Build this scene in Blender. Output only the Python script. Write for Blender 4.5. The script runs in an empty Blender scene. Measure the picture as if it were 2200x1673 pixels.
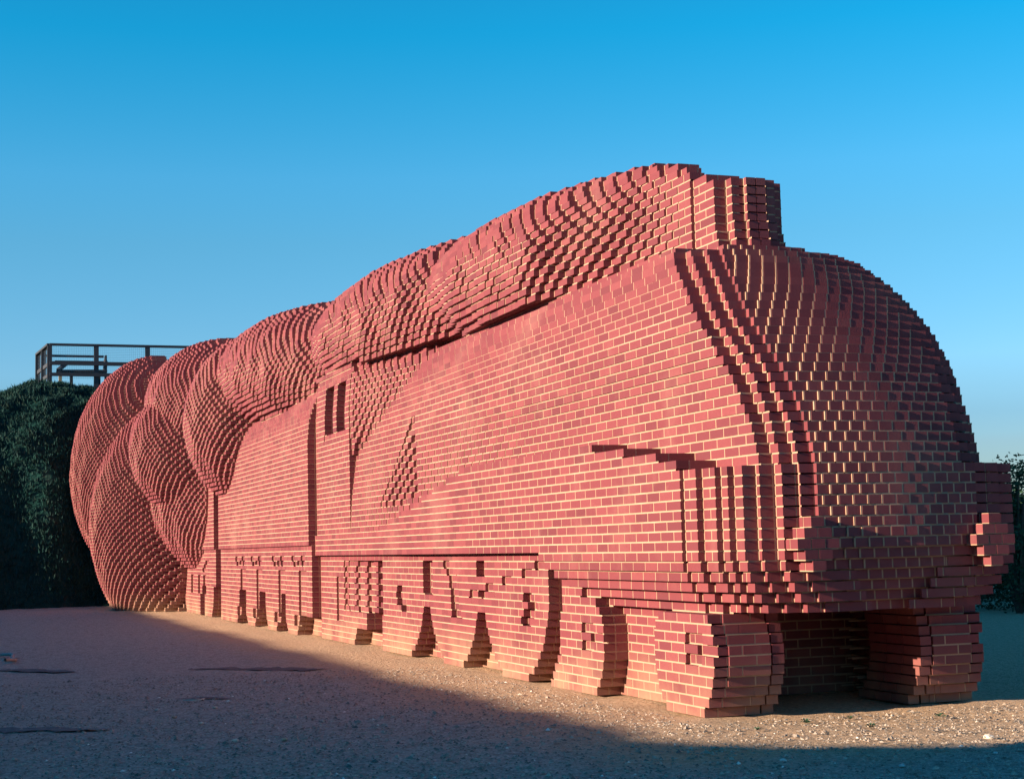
import bpy, bmesh, math, random
import numpy as np
from mathutils import Matrix, Vector

S = bpy.context.scene
COL = S.collection
rnd = random.Random(7)
nrg = np.random.default_rng(11)

# ------------------------------------------------------------------ camera
cd = bpy.data.cameras.new('camera')
cam = bpy.data.objects.new('camera', cd)
COL.objects.link(cam)
RX = Vector((0.33776, 0.94091, -0.02466))
DN = Vector((-0.10105, 0.0102, -0.99483))
FW = Vector((-0.93579, 0.3385, 0.09852))
CP = Vector((10.5084, -5.193, 1.2718))
m = Matrix.Identity(4)
for i in range(3):
    m[i][0] = RX[i]; m[i][1] = -DN[i]; m[i][2] = -FW[i]; m[i][3] = CP[i]
cam.matrix_world = m
cd.sensor_width = 36.0
cd.lens = 55.54
cd.clip_start = 0.05
cd.clip_end = 6000
S.camera = cam

# ------------------------------------------------------------------ light
SUN_DIR = Vector((-0.060, 0.995, -0.268)).normalized()      # direction the light travels
sd = bpy.data.lights.new('sun', 'SUN')
sd.energy = 4.7
sd.angle = math.radians(0.5)
sd.color = (1.0, 0.80, 0.60)
sun = bpy.data.objects.new('sun', sd)
COL.objects.link(sun)
sun.rotation_euler = SUN_DIR.to_track_quat('-Z', 'Y').to_euler()
sun.location = (0, -30, 20)

W = bpy.data.worlds.new('World')
S.world = W
W.use_nodes = True
nt = W.node_tree
nt.nodes.clear()
sky = nt.nodes.new('ShaderNodeTexSky')
sky.sky_type = 'NISHITA'
sky.sun_disc = False
to_sun = -SUN_DIR
sky.sun_elevation = math.asin(to_sun.z)
sky.sun_rotation = math.atan2(to_sun.x, to_sun.y)
sky.air_density = 1.0
sky.dust_density = 0.1
sky.ozone_density = 4.0
hs = nt.nodes.new('ShaderNodeHueSaturation')
hs.inputs['Hue'].default_value = 0.485
hs.inputs['Saturation'].default_value = 1.25
bg = nt.nodes.new('ShaderNodeBackground')
bg.inputs['Strength'].default_value = 0.086
wo = nt.nodes.new('ShaderNodeOutputWorld')
nt.links.new(sky.outputs[0], hs.inputs['Color'])
tc = nt.nodes.new('ShaderNodeTexCoord')
sz = nt.nodes.new('ShaderNodeSeparateXYZ'); nt.links.new(tc.outputs['Generated'], sz.inputs[0])
rp = nt.nodes.new('ShaderNodeValToRGB')
SKY_STOPS = [(0.0, (.36, .40, .50)), (.075, (.47, .49, .60)), (.11, (.74, .70, .78)), (.19, (.82, .79, .79)), (.23, (.78, .88, .89)), (.315, (.17, .92, .94)), (.42, (.36, .78, .84)), (.7, (.50, .62, .70))]  # red raised towards the zenith to warm the fill on shaded ground
while len(rp.color_ramp.elements) < len(SKY_STOPS): rp.color_ramp.elements.new(0.5)
for e_, (p_, c_) in zip(rp.color_ramp.elements, SKY_STOPS):
    e_.position = p_; e_.color = (*c_, 1)
nt.links.new(sz.outputs[2], rp.inputs['Fac'])
mx = nt.nodes.new('ShaderNodeMix'); mx.data_type = 'RGBA'; mx.blend_type = 'MULTIPLY'
mx.inputs[0].default_value = 1.0
nt.links.new(hs.outputs[0], mx.inputs[6]); nt.links.new(rp.outputs[0], mx.inputs[7])
nt.links.new(mx.outputs[2], bg.inputs['Color'])
nt.links.new(bg.outputs[0], wo.inputs['Surface'])

S.view_settings.view_transform = 'Standard'
S.view_settings.look = 'None'
S.view_settings.exposure = 1.42
S.view_settings.gamma = 1.0
S.view_settings.use_curve_mapping = False
S.render.engine = 'CYCLES'

# ------------------------------------------------------------------ helpers
def tag(o, label=None, cat=None, group=None, kind=None):
    if label: o['label'] = label
    if cat: o['category'] = cat
    if group: o['group'] = group
    if kind: o['kind'] = kind
    return o

def link(o, parent=None):
    COL.objects.link(o)
    if parent: o.parent = parent
    return o

def empty(name, loc=(0, 0, 0), parent=None):
    o = bpy.data.objects.new(name, None)
    o.location = loc
    o.empty_display_size = 0.3
    return link(o, parent)

def mesh_np(name, verts, loops, sizes, mats, matidx=None, tone=None, parent=None, smooth=False):
    me = bpy.data.meshes.new(name)
    verts = np.asarray(verts, np.float32).reshape(-1, 3)
    loops = np.asarray(loops, np.int32).ravel()
    sizes = np.asarray(sizes, np.int32).ravel()
    me.vertices.add(len(verts)); me.vertices.foreach_set('co', verts.ravel())
    me.loops.add(len(loops)); me.loops.foreach_set('vertex_index', loops)
    me.polygons.add(len(sizes))
    st = np.concatenate([[0], np.cumsum(sizes)[:-1]]).astype(np.int32)
    me.polygons.foreach_set('loop_start', st)
    me.polygons.foreach_set('loop_total', sizes)
    for mt in mats: me.materials.append(mt)
    if matidx is not None: me.polygons.foreach_set('material_index', np.asarray(matidx, np.int32))
    me.polygons.foreach_set('use_smooth', np.full(len(sizes), bool(smooth)))
    if tone is not None:
        a = me.attributes.new('tone', 'FLOAT', 'FACE')
        a.data.foreach_set('value', np.asarray(tone, np.float32))
    me.update(calc_edges=True)
    me.validate()
    return link(bpy.data.objects.new(name, me), parent)

BOXF = np.array([[0, 2, 3, 1], [4, 5, 7, 6], [0, 1, 5, 4], [2, 6, 7, 3], [0, 4, 6, 2], [1, 3, 7, 5]])

def boxes_mesh(name, B, tones, mat, parent=None):
    B = np.asarray(B, float)                         # n x 6  x0 x1 y0 y1 z0 z1
    n = len(B)
    V = np.zeros((n, 8, 3))
    for i in range(8):
        V[:, i, 0] = B[:, 0 + (i & 1)]
        V[:, i, 1] = B[:, 2 + ((i >> 1) & 1)]
        V[:, i, 2] = B[:, 4 + ((i >> 2) & 1)]
    F = (BOXF[None] + (np.arange(n) * 8)[:, None, None]).reshape(-1)
    return mesh_np(name, V, F, np.full(n * 6, 4), [mat], tone=np.repeat(np.asarray(tones), 6), parent=parent)

def quads_mesh(name, Q, mat, parent=None):
    Q = np.asarray(Q, float).reshape(-1, 4, 3)
    n = len(Q)
    return mesh_np(name, Q, np.arange(n * 4), np.full(n, 4), [mat], parent=parent)

# ------------------------------------------------------------------ materials
def newmat(name):
    mt = bpy.data.materials.new(name)
    mt.use_nodes = True
    n = mt.node_tree.nodes
    return mt, n, mt.node_tree.links, n['Principled BSDF']

def mixc(n, l, fac, a, b, mode='MIX'):
    x = n.new('ShaderNodeMix'); x.data_type = 'RGBA'; x.blend_type = mode
    for sock, v in ((x.inputs[0], fac), (x.inputs[6], a), (x.inputs[7], b)):
        if hasattr(v, 'is_output'): l.new(v, sock)
        else: sock.default_value = v if not isinstance(v, tuple) else (*v, 1)
    return x.outputs[2]

def noise(n, l, vec, scale, detail=3, rough=0.55):
    t = n.new('ShaderNodeTexNoise')
    t.inputs['Scale'].default_value = scale
    t.inputs['Detail'].default_value = detail
    t.inputs['Roughness'].default_value = rough
    l.new(vec, t.inputs['Vector'])
    return t.outputs['Fac']

def ramp(n, l, fac, stops):
    r = n.new('ShaderNodeValToRGB')
    while len(r.color_ramp.elements) < len(stops): r.color_ramp.elements.new(0.5)
    for e, (p, c) in zip(r.color_ramp.elements, stops):
        e.position = p
        e.color = (*c, 1) if isinstance(c, tuple) else (c, c, c, 1)
    l.new(fac, r.inputs['Fac'])
    return r.outputs['Color']

def mapr(n, l, v, a, b, c, d):
    x = n.new('ShaderNodeMapRange')
    x.inputs[1].default_value = a; x.inputs[2].default_value = b
    x.inputs[3].default_value = c; x.inputs[4].default_value = d
    l.new(v, x.inputs[0])
    return x.outputs[0]

def mul(n, l, a, b):
    x = n.new('ShaderNodeMath'); x.operation = 'MULTIPLY'
    for i, v in enumerate((a, b)):
        if hasattr(v, 'is_output'): l.new(v, x.inputs[i])
        else: x.inputs[i].default_value = v
    return x.outputs[0]

def brick_mat(name, single):
    mt, n, l, p = newmat(name)
    geo = n.new('ShaderNodeNewGeometry')
    pos = geo.outputs['Position']
    if single:
        oi = n.new('ShaderNodeObjectInfo'); t = oi.outputs['Random']
    else:
        at = n.new('ShaderNodeAttribute'); at.attribute_name = 'tone'; t = at.outputs['Fac']
    base = ramp(n, l, t, [(0.0, (.138, .029, .036)), (0.08, BR0), (0.40, BR1), (0.75, BR2), (1.0, BR3)])
    fine = noise(n, l, pos, 55, 3)
    c = mixc(n, l, mapr(n, l, fine, 0.3, 0.7, 0.0, 0.30), base, BRD)
    # lime bloom in loose patches
    pat = noise(n, l, pos, 0.9, 5, 0.65)
    c = mixc(n, l, mapr(n, l, pat, 0.52, 0.74, 0.0, 0.45), c, BLOOM)
    spk = noise(n, l, pos, 7, 4, 0.7)
    c = mixc(n, l, mapr(n, l, spk, 0.6, 0.8, 0.0, 0.22), c, BLOOM)
    # splashed sand at the foot
    sx = n.new('ShaderNodeSeparateXYZ'); l.new(pos, sx.inputs[0])
    foot = mul(n, l, mapr(n, l, sx.outputs[2], 0.04, 0.46, 1.0, 0.0), mapr(n, l, noise(n, l, pos, 1.7, 4), 0.35, 0.62, 0.15, 0.9))
    c = mixc(n, l, foot, c, SAND)
    l.new(c, p.inputs['Base Color'])
    p.inputs['Roughness'].default_value = 0.72
    p.inputs['Specular IOR Level'].default_value = 0.35
    b = n.new('ShaderNodeBump'); b.inputs['Strength'].default_value = 0.35; b.inputs['Distance'].default_value = 0.004
    l.new(noise(n, l, pos, 120, 3), b.inputs['Height'])
    l.new(b.outputs[0], p.inputs['Normal'])
    return mt

BR0 = (0.156, 0.031, 0.039); BR1 = (0.184, 0.037, 0.045); BR2 = (0.205, 0.043, 0.05); BR3 = (0.232, 0.053, 0.058)
BRD = (.130, .025, .030)
BLOOM = (.29, .125, .105)
SAND = (.30, .175, .11)
M_BRICK = brick_mat('brick_red', False)
M_BRICK1 = brick_mat('brick_red_single', True)

def mortar_mat():
    mt, n, l, p = newmat('mortar')
    geo = n.new('ShaderNodeNewGeometry')
    pos = geo.outputs['Position']
    f = noise(n, l, pos, 3.0, 4)
    c = ramp(n, l, f, [(0.3, (0.35, 0.22, 0.14)), (0.7, (0.46, 0.305, 0.20))])
    l.new(c, p.inputs['Base Color'])
    p.inputs['Roughness'].default_value = 0.9
    return mt
M_MORTAR = mortar_mat()

# ------------------------------------------------------------------ ground
def ground_mat():
    mt, n, l, p = newmat('gravel_ground')
    geo = n.new('ShaderNodeNewGeometry')
    pos = geo.outputs['Position']
    f1 = noise(n, l, pos, 26, 6, 0.75)
    vo = n.new('ShaderNodeTexVoronoi'); vo.inputs['Scale'].default_value = 46
    l.new(pos, vo.inputs['Vector'])
    vr = n.new('ShaderNodeSeparateXYZ'); l.new(vo.outputs['Color'], vr.inputs[0])
    c = ramp(n, l, f1, [(0.30, (0.34, 0.29, 0.24)), (0.5, (0.66, 0.58, 0.50)), (0.70, (0.86, 0.78, 0.70))])
    c = mixc(n, l, mapr(n, l, vr.outputs[0], .0, 1.0, 0.0, 0.65), c, (0.44, 0.38, 0.32))
    c = mixc(n, l, mapr(n, l, vr.outputs[1], .90, .96, 0.0, 0.75), c, (0.80, 0.70, 0.60))
    f2 = noise(n, l, pos, 0.55, 4, 0.6)
    c = mixc(n, l, mapr(n, l, f2, 0.35, 0.7, 0.0, 0.35), c, (0.66, 0.57, 0.48))
    f3 = noise(n, l, pos, 9, 6, 0.72)
    c = mixc(n, l, mapr(n, l, f3, 0.50, 0.66, 0.0, 0.75), c, (0.25, 0.20, 0.165))
    c = mixc(n, l, mapr(n, l, vo.outputs['Distance'], 0.3, 0.6, 0.0, 0.5), c, (0.20, 0.155, 0.125))
    # sunlight put into the colour: paler, oranger ground tone beside the brickwork
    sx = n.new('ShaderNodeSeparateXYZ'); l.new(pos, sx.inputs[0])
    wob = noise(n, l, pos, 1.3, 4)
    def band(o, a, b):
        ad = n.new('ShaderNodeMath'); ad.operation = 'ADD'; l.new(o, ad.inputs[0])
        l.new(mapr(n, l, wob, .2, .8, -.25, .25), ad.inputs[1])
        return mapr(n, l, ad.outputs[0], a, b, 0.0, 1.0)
    sunlit_strip = mul(n, l, band(sx.outputs[1], -1.75, -1.0), band(sx.outputs[0], 2.7, 1.9))
    sand = ramp(n, l, f1, [(0.30, (0.34, 0.19, 0.10)), (0.5, (0.70, 0.43, 0.235)), (0.70, (0.88, 0.58, 0.34))])  # brighter version of the ground tone, for where sunlight falls
    c = mixc(n, l, mul(n, l, sunlit_strip, .7), c, sand)
    l.new(c, p.inputs['Base Color'])
    p.inputs['Roughness'].default_value = 0.95
    p.inputs['Specular IOR Level'].default_value = 0.15
    b = n.new('ShaderNodeBump'); b.inputs['Strength'].default_value = 1.0; b.inputs['Distance'].default_value = 0.04
    h = n.new('ShaderNodeMath'); h.operation = 'ADD'
    l.new(f1, h.inputs[0])
    l.new(f3, h.inputs[1])
    l.new(h.outputs[0], b.inputs['Height'])
    l.new(b.outputs[0], p.inputs['Normal'])
    return mt
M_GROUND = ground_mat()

def vnoise(x, y, s=0):
    return (math.sin(x * 1.7 + s) * math.cos(y * 2.3 - s * 0.7) + 0.5 * math.sin(x * 4.1 + y * 3.3 + s) + 0.35 * math.cos(x * 7.7 - y * 6.1 + 2 * s)) / 1.85

# fine patch near the camera and train, coarse sheet to the horizon (one mesh)
def make_ground():
    xs = np.concatenate([[-3000, -600, -150, -70], np.arange(-45, -6, 0.6), np.arange(-6, 11, 0.16), [14, 20, 40, 150, 600, 3000]])
    ys = np.concatenate([[-3000, -600, -150, -60, -30, -16], np.arange(-9, -4, 0.5), np.arange(-4, 4.0, 0.16), np.arange(4, 20, 0.8), [30, 60, 150, 600, 3000]])
    nx, ny = len(xs), len(ys)
    V = np.zeros((nx, ny, 3))
    for i, x in enumerate(xs):
        for j, y in enumerate(ys):
            V[i, j] = (x, y, 0)
            if -40 < x < 11 and -9 < y < 18:
                h = 0.016 * vnoise(x, y) + 0.012 * vnoise(x * 2.7, y * 2.9, 3)
                # little heaps of sand against the wheels and in front of the nose
                if 0.0 < x < 2.4 and -1 < y < 4: h += 0.012 * vnoise(x * 6, y * 6, 1)
                V[i, j, 2] = h - 0.006
    idx = np.arange(nx * ny).reshape(nx, ny)
    F = np.stack([idx[:-1, :-1], idx[1:, :-1], idx[1:, 1:], idx[:-1, 1:]], -1).reshape(-1, 4)
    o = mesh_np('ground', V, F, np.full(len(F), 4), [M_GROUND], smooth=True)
    tag(o, 'grey brown gravel ground around the brick locomotive', None, None, 'structure')
make_ground()

# ------------------------------------------------------------------ brick locomotive: shape functions
YC = 1.145            # centre line
CH = 0.075            # course height
NL = 0.225            # stretcher cell
NH = 0.1125           # header cell

def sm(a, b, x):
    t = np.clip((x - a) / (b - a), 0, 1)
    return t * t * (3 - 2 * t)

EZ = np.array([0.7, 1.75, 2.1, 2.47, 2.64, 2.89, 3.05, 3.21, 3.37, 3.52, 3.60, 3.675, 3.75])
EY = np.array([.22, .22, .215, .185, .160, .138, .15, .184, .225, .29, .37, .52, .82])
RZ = np.array([0.7, 1.50, 2.0, 2.55, 3.0, 3.3, 3.52, 3.6, 3.675, 3.75, 3.83])
RYY = np.array([.0, .0, .03, .10, .16, .225, .31, .36, .45, .60, .9])
XZ = np.array([0.7, 1.755, 1.875, 2.096, 2.474, 2.636, 2.893, 3.21, 3.516, 3.60, 3.675, 3.75])
XE = np.array([.639, .639, .62, .535, .334, .202, -.035, -.348, -.753, -.93, -1.15, -1.5])

def e_front(z): return np.interp(z, EZ, EY)
def x_edge(z): return np.interp(z, XZ, XE)

# lower casing corner: near side steps back column by column towards the nose
LX = np.array([.02, .233, .42, .523, .652, .705, .794, .82])
LY = np.array([-.08, -.028, .019, .070, .177, .298, .427])

def tuck(z):                       # the casing draws in underneath
    n = np.maximum(0, (1.16 - z) / CH)
    return 0.010 * n + 0.0075 * n * n

ELL = [  # billows of brick steam: centre, radii, tilt, yaw
    ('L1', -4.315, 1.071, 4.201, 4.093, 0.88, 0.712, 0.051, 0.086),
    ('L2', -9.407, 1.043, 4.348, 4.436, 1.10, 0.836, 0.016, 0.091),
    ('L3', -16.424, 1.158, 4.347, 5.654, 1.536, 1.2, 0.086, 0.061),
    ('L4', -25.317, 0.97, 4.553, 4.6, 1.846, 1.559, 0.12, -0.005),
    ('L4b', -28.021, 0.382, 1.999, 3.285, 2.21, 3.095, -0.003, 0.169),
    ('L5', -32.711, 0.228, 3.441, 5.165, 2.228, 3.113, 0.022, -0.119),
    ('L6', -24.45, 0.72, 2.66, 3.75, 1.50, 2.0, 0.092, 0.13),
    ('L3b', -19.806, 0.573, 3.794, 2.402, 1.286, 1.688, 0.074, 0.176),
    ('L4c', -24.722, 0.416, 3.464, 2.989, 1.649, 1.613, 0.168, 0.157)]

def lumps(x, z):
    return 0.48 * (.030 * np.sin(x * 2.9 + 1.3 * np.sin(z * 2.1)) * np.cos(z * 3.1 + .6 * x) + .024 * np.sin(x * 5.7 - z * 4.3 + 1) + .016 * np.cos(x * 9.1 + z * 7.7))

def steam_y(x, z):
    out = np.full(x.shape, np.nan)
    for nm, cx, cy, cz, rx, ry, rz, t, w in ELL:
        ct, st, cw, sw = math.cos(t), math.sin(t), math.cos(w), math.sin(w)
        A = np.diag([1 / rx, 1 / ry, 1 / rz]) @ np.array([[ct, 0, -st], [0, 1, 0], [st, 0, ct]]) @ np.array([[cw, sw, 0], [-sw, cw, 0], [0, 0, 1]])
        dx = x - cx; dz = z - cz
        if nm in ('L1', 'L2'): dz = np.where(dz < 0, dz * .72, dz)
        bx = [A[i, 0] * dx + A[i, 2] * dz for i in range(3)]
        d = A[:, 1]
        a2 = float(d @ d)
        b2 = sum(d[i] * bx[i] for i in range(3))
        c2 = sum(b * b for b in bx) - 1
        disc = b2 * b2 - a2 * c2
        y = np.where(disc > 0, (-b2 - np.sqrt(np.maximum(disc, 0))) / a2 + cy, np.nan)
        if nm == 'L1':
            g = sm(-1.4, -4.2, x)
            y = y * g + (1 - g) * np.maximum(y, 0.80)
            y = np.where((x < -1.45) & (z < np.interp(x, [-3.2, -2.4, -1.9, -1.7, -1.45], [9, 4.68, 4.58, 4.52, 4.40])), y, np.nan)
        if nm in ('L1', 'L2'): y = np.where(z > np.interp(x, [-13, -8, -6.5, -1.5], [3.80, 3.78, 3.70, 3.60]), y, np.nan)
        y = np.where(y < YC, y, np.nan)
        out = np.fmin(out, y)
    base = np.where((x < -25.6) & (x > -28.6) & (z < 1.2), .05 + (x + 25.7) * .5 - .10 * np.sin(np.clip(z / 1.2, 0, 1) * 3.0), np.nan)
    out = np.fmin(out, base)
    return out + lumps(x, z) * np.where(z < .9, .3, 1.0) * sm(-1.8, -3.5, x)

def disc(x, z, xc, R, zc): return (x - xc) ** 2 + (z - zc) ** 2 < R * R

WHEELS = [  # name, x, radius, z of hub, gap ceiling
    ('w', -0.25, .51, .44), ('w', -2.25, .51, .44), ('d', -3.94, .95, .91), ('d', -5.99, .95, .91), ('d', -8.04, .95, .91),
    ('w', -10.77, .51, .44), ('w', -13.83, .58, .50), ('w', -15.43, .58, .50), ('w', -17.3, .58, .50), ('w', -19.05, .58, .50),
    ('w', -22.1, .55, .48), ('w', -24.95, .55, .48)]

# small pockets read off the wheels: x of the near edge, z, length, courses, depth
POCK = []
for x, z in [(-.19, .56), (0.0, .48), (-.2, .41), (-2.23, .55), (-2.03, .47), (-2.23, .40), (-3.34, 1.08), (-3.69, 1.01), (-4.27, .93), (-5.34, .78), (-4.81, .86)]:
    POCK.append((x, z, .26, 1, .035))
for x, z in [(-3.67, .78), (-3.55, .69), (-3.68, .62), (-3.75, .55), (-8.27, .77), (-8.33, .72), (-8.28, .63), (-8.09, .54), (-5.04, .78)]:
    POCK.append((x, z, .22, 1, .07))
POCK += [(-6.32, 1.09, .25, 1, .035), (-6.21, 1.01, .25, 1, .035), (-6.09, .93, .3, 1, .035), (-6.09, .86, .3, 1, .035), (-6.05, .79, .3, 1, .04), (-6.05, .71, .3, 1, .045),
         (-6.04, .64, .3, 1, .05), (-6.03, .56, .35, 1, .06)]
for i in range(2): POCK.append((-5.1, .99 + .075 * i, .28, 1, .09))
for i in range(5): POCK.append((-7.14, .79 + .075 * i, .38, 1, .09))
for xb in (-18.36, -16.8, -14.9, -13.35):                     # spring hangers of the tender
    for i in range(9): POCK.append((xb, .37 + .075 * i, .55, 1, .035))
    POCK.append((xb - .10, 1.05, .45, 1, .035)); POCK.append((xb + .05, 1.12, .3, 1, .035))
    POCK.append((xb - .38, 1.12, .25, 1, .035)); POCK.append((xb - .52, 1.19, .25, 1, .03)); POCK.append((xb + .14, 1.19, .3, 1, .03))
    for i in range(2): POCK.append((xb - .35, .22 + .075 * i, .3, 1, .05))
for xb in (-24.6, -23.6, -22.9):
    for i in range(5): POCK.append((xb, .5 + .075 * i, .4, 1, .04))
for i in range(3): POCK.append((-23.0 + .2 * i, .9 + .075 * i, .5, 1, .04))

REG = ['wheel_gap', 'valance', 'boiler_casing', 'cab', 'tender', 'carriage', 'steam_plume', 'chimney', 'nose', 'smokebox_corner', 'underframe']
RI = {r: i for i, r in enumerate(REG)}
WR0 = 20                # region ids from here on are single wheels

def z_valance(x):       # lower edge of the side valance
    return np.interp(x, [-3.0, -2.8, -2.4, -2.0, -1.8, 2], [1.20, 1.05, .90, .825, .75, .75])

def z_ledge(x):
    return np.interp(x, [-9.0, -5.0, -2.0, -1.6, -.66, -.08, .02, 1], [1.5, 2.1, 2.1, 2.06, 1.95, 1.875, 1.80, 1.80])

def casing(x, z):
    """near side face of everything except the steam: depth, region, feature key"""
    y = np.full(x.shape, np.nan); r = np.zeros(x.shape, int); f = np.zeros(x.shape, int)
    def put(mask, yy, reg, key):
        y[mask] = (np.broadcast_to(yy, x.shape))[mask]; r[mask] = reg; f[mask] = key
    t = sm(-3.0, -10.4, x)
    up = e_front(z) * (1 - t) + np.interp(z, RZ, RYY) * t
    zt = 3.76 + 0.08 * t
    xe = x_edge(z)
    # boiler casing
    put((x < xe) & (x > -13.5) & (z > 1.1) & (z < zt), up, RI['boiler_casing'], 1)
    # horseshoe ribs at the front edge
    put((x >= xe) & (x < xe + .11) & (z > 1.78) & (z < 3.6), e_front(z) + .105, RI['nose'], 2)
    put((x >= xe + .11) & (x < xe + .18) & (z > 1.78) & (z < 3.6), e_front(z) + .21, RI['nose'], 3)
    # inspection hatch: bricks step back towards its front edge
    zz = np.clip((z - 1.8) / 1.05, 0, 1)
    hx0 = -9.0 + 1.2 * zz; hx1 = -7.42 - .30 * zz
    hm = (z > 1.8) & (z < 2.86) & (x > hx0) & (x < hx1) & (z > 1.8 + .10 * np.maximum(0, (x + 8.3)) / .9 * 1.0)
    hd = np.clip((x - hx0) / (hx1 - hx0), 0, 1) * (.06 + .13 * (1 - zz))
    put(hm, up + hd, RI['boiler_casing'], 4)
    # cab with its wedge front
    cy = np.interp(z, [1.1, 3.2, 3.6, 3.85], [0, 0, .03, .10])
    cabm = (x <= -10.4) & (x > -12.6) & (z > 1.1) & (z < 3.86)
    put(cabm, cy, RI['cab'], 5)
    xw = -10.4 + np.clip((z - 2.55) / 1.25, 0, 1) * 3.3
    wm = (x > -10.4) & (x < xw) & (z > 2.55) & (z < 3.80)
    s = np.clip((x + 10.4) / np.maximum(xw + 10.4, .01), 0, 1)
    put(wm, cy + (up - cy) * s, RI['cab'], 6)
    # two cab windows
    for k, (a, b) in enumerate(((-11.84, -11.36), (-11.12, -10.64))):
        put((x > a) & (x < b) & (z > 2.9) & (z < 3.6), cy + .24, RI['cab'], 7 + k)
    put((x > -11.9) & (x < -10.6) & (z > 2.82) & (z < 2.9), cy + .012, RI['cab'], 9)
    # eaves of the cab roof, with toothed bricks
    put((x <= -10.4) & (x > -12.6) & (z > 3.72) & (z < 3.86), cy - .03, RI['cab'], 10)
    tooth = (np.floor(x / .225 + np.floor(z / CH) * .5) % 2)
    put((x > -10.4) & (x < -7.7) & (z > 3.66) & (z < 3.80) & (tooth < .5), cy + (up - cy) * np.clip((x + 10.4) / 3.3, 0, 1) ** .7 - .06, RI['cab'], 11 + 400)
    # tender body
    ty = np.interp(z, [1.3, 2.9, 3.2, 3.45, 3.6, 3.75], [-.13, -.13, -.10, -.02, .10, .30])
    put((x <= -12.42) & (x > -20.5) & (z > 1.35) & (z < 3.76), ty, RI['tender'], 11)
    put((x <= -20.5) & (x > -21.25) & (z > 0) & (z < 3.6), .22, RI['tender'], 12)
    put((x <= -21.25) & (x > -27) & (z > 1.35) & (z < 3.6), -.10, RI['carriage'], 13)
    put((x <= -12.42) & (x > -20.5) & (z > 0) & (z <= 1.35), -.085, RI['underframe'], 14)
    put((x <= -21.25) & (x > -27) & (z > 0) & (z <= 1.35), -.06, RI['underframe'], 15)
    # lower casing / valance
    zv = z_valance(x); zl = z_ledge(x)
    ylow = np.interp(x, [-12.4, -9, -5, 2], [-.03, -.04, -.11, -.11])
    tk = tuck(z)
    put((x > -12.42) & (x <= LX[0]) & (z > zv) & (z <= zl), ylow + np.where(x > -2.8, tk, 0), RI['valance'], 16)
    for i in range(len(LY)):
        put((x > LX[i] - tk * .5) & (x <= LX[i + 1] - tk * .5) & (z > .75) & (z <= 1.80), LY[i] + tk, RI['smokebox_corner'], 17 + i)
    put((x > LX[-1] - tk * .5) & (z < 1.80), np.nan, 0, 0)
    # wheels
    wz = (z <= zv)
    yw = np.interp(x, [-12.4, -7, -4.5, 2], [.05, .045, .0, .0])
    m0 = wz & (x > -12.42)
    under = (x > -.77) & (x < .3)
    put(m0, yw, RI['underframe'], 30)
    gap = np.zeros(x.shape, bool)
    gap |= (x > -2.10) & (x < 1) & (z < zv)
    gap |= (x > -3.75) & (x < np.interp(z, [0, .3, .6, 1.2], [-3.05, -2.8, -2.68, -2.65]))
    gap |= (x > -8.04) & (x < -3.0) & (z < .585)
    gap |= (x > -9.78) & (x < -9.0) & (z < .43)
    gap |= (x > -10.6) & (x <= -9.78) & (z < .20)
    put(m0 & gap, yw + .22, RI['wheel_gap'], 31)
    gt = (x <= -12.42) & (z < .585) & (x > -19.3)
    gt &= ~((x < -19.0) & (x > -20.5)) 
    put(gt & (z < np.where(x > -13.83, .27, .585)), .14, RI['wheel_gap'], 32)
    gc = (x <= -21.25) & (z < .60) & ((x > -22.1) | ((x < -22.7) & (x > -23.3)) | (x < -24.95))
    put(gc, .16, RI['wheel_gap'], 33)
    put((x <= -25.4) & (z < 1.2), .5, RI['wheel_gap'], 34)
    for k, (nm, xc, R, zc) in enumerate(WHEELS):
        d = disc(x, z, xc, R, zc) & (z <= np.where(x > -12.42, zv, .60))
        base = np.where(x > -12.42, yw, np.where(x > -21, -.085, -.06))
        d2 = disc(x, z, xc, R, zc) & (z <= np.minimum(np.where(x > -12.42, zv, 1.3), zc + R))
        put(d, base, WR0 + k, 40 + k)
    # checkered axlebox of the trailing wheel
    for k in range(9):
        z0 = .45 + .075 * k
        a = -10.95 + .04 * k if k < 5 else -11.2 + .1 * (k - 5)
        hm = (z > z0) & (z < z0 + .075) & (x > -11.0 + .05 * (k % 2)) & (x < -8.95)
        hd = .035 * (1 + np.floor((x + 11.0) / .45)) * np.where(((np.floor((x + (k % 2) * .225) / .225)) % 2) == 0, 1.0, .55)
        put(hm, yw + hd, RI['underframe'], 60 + (k % 2))
    put((x > -11.45) & (x < -11.05) & (z > .3) & (z < .9), yw + .03, RI['underframe'], 62)
    for k, (xa, z0, ln, nc, dp) in enumerate(POCK):
        kz = math.floor(z0 / CH) * CH
        pm = (x > xa) & (x < xa + ln) & (z > kz) & (z < kz + CH * nc) & (f != 31) & (f != 32) & (f != 33) & ~np.isnan(y)
        y[pm] += dp; f[pm] = 100 + k
    # chimney
    fl = np.maximum(0, 3.93 - z) * .22
    zc_top = np.interp(x, [-2.6, -1.75, -1.35, -1.15, -.9], [4.5, 4.42, 4.34, 4.30, 4.30])
    for i, (a, b, yy) in enumerate(((-2.9, -1.08, .83), (-1.08, -.97, .9425), (-.97, -.92, 1.055))):
        a2 = a + (fl if i else 0)
        cm = (x > a2) & (x <= b + fl) & (z > 3.66) & (z < zc_top)
        put(cm, yy - .3 * fl * 0, RI['chimney'], 90 + i)
    # keep the nose from floating: nothing in front of the casing edge
    return y, r, f

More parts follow.
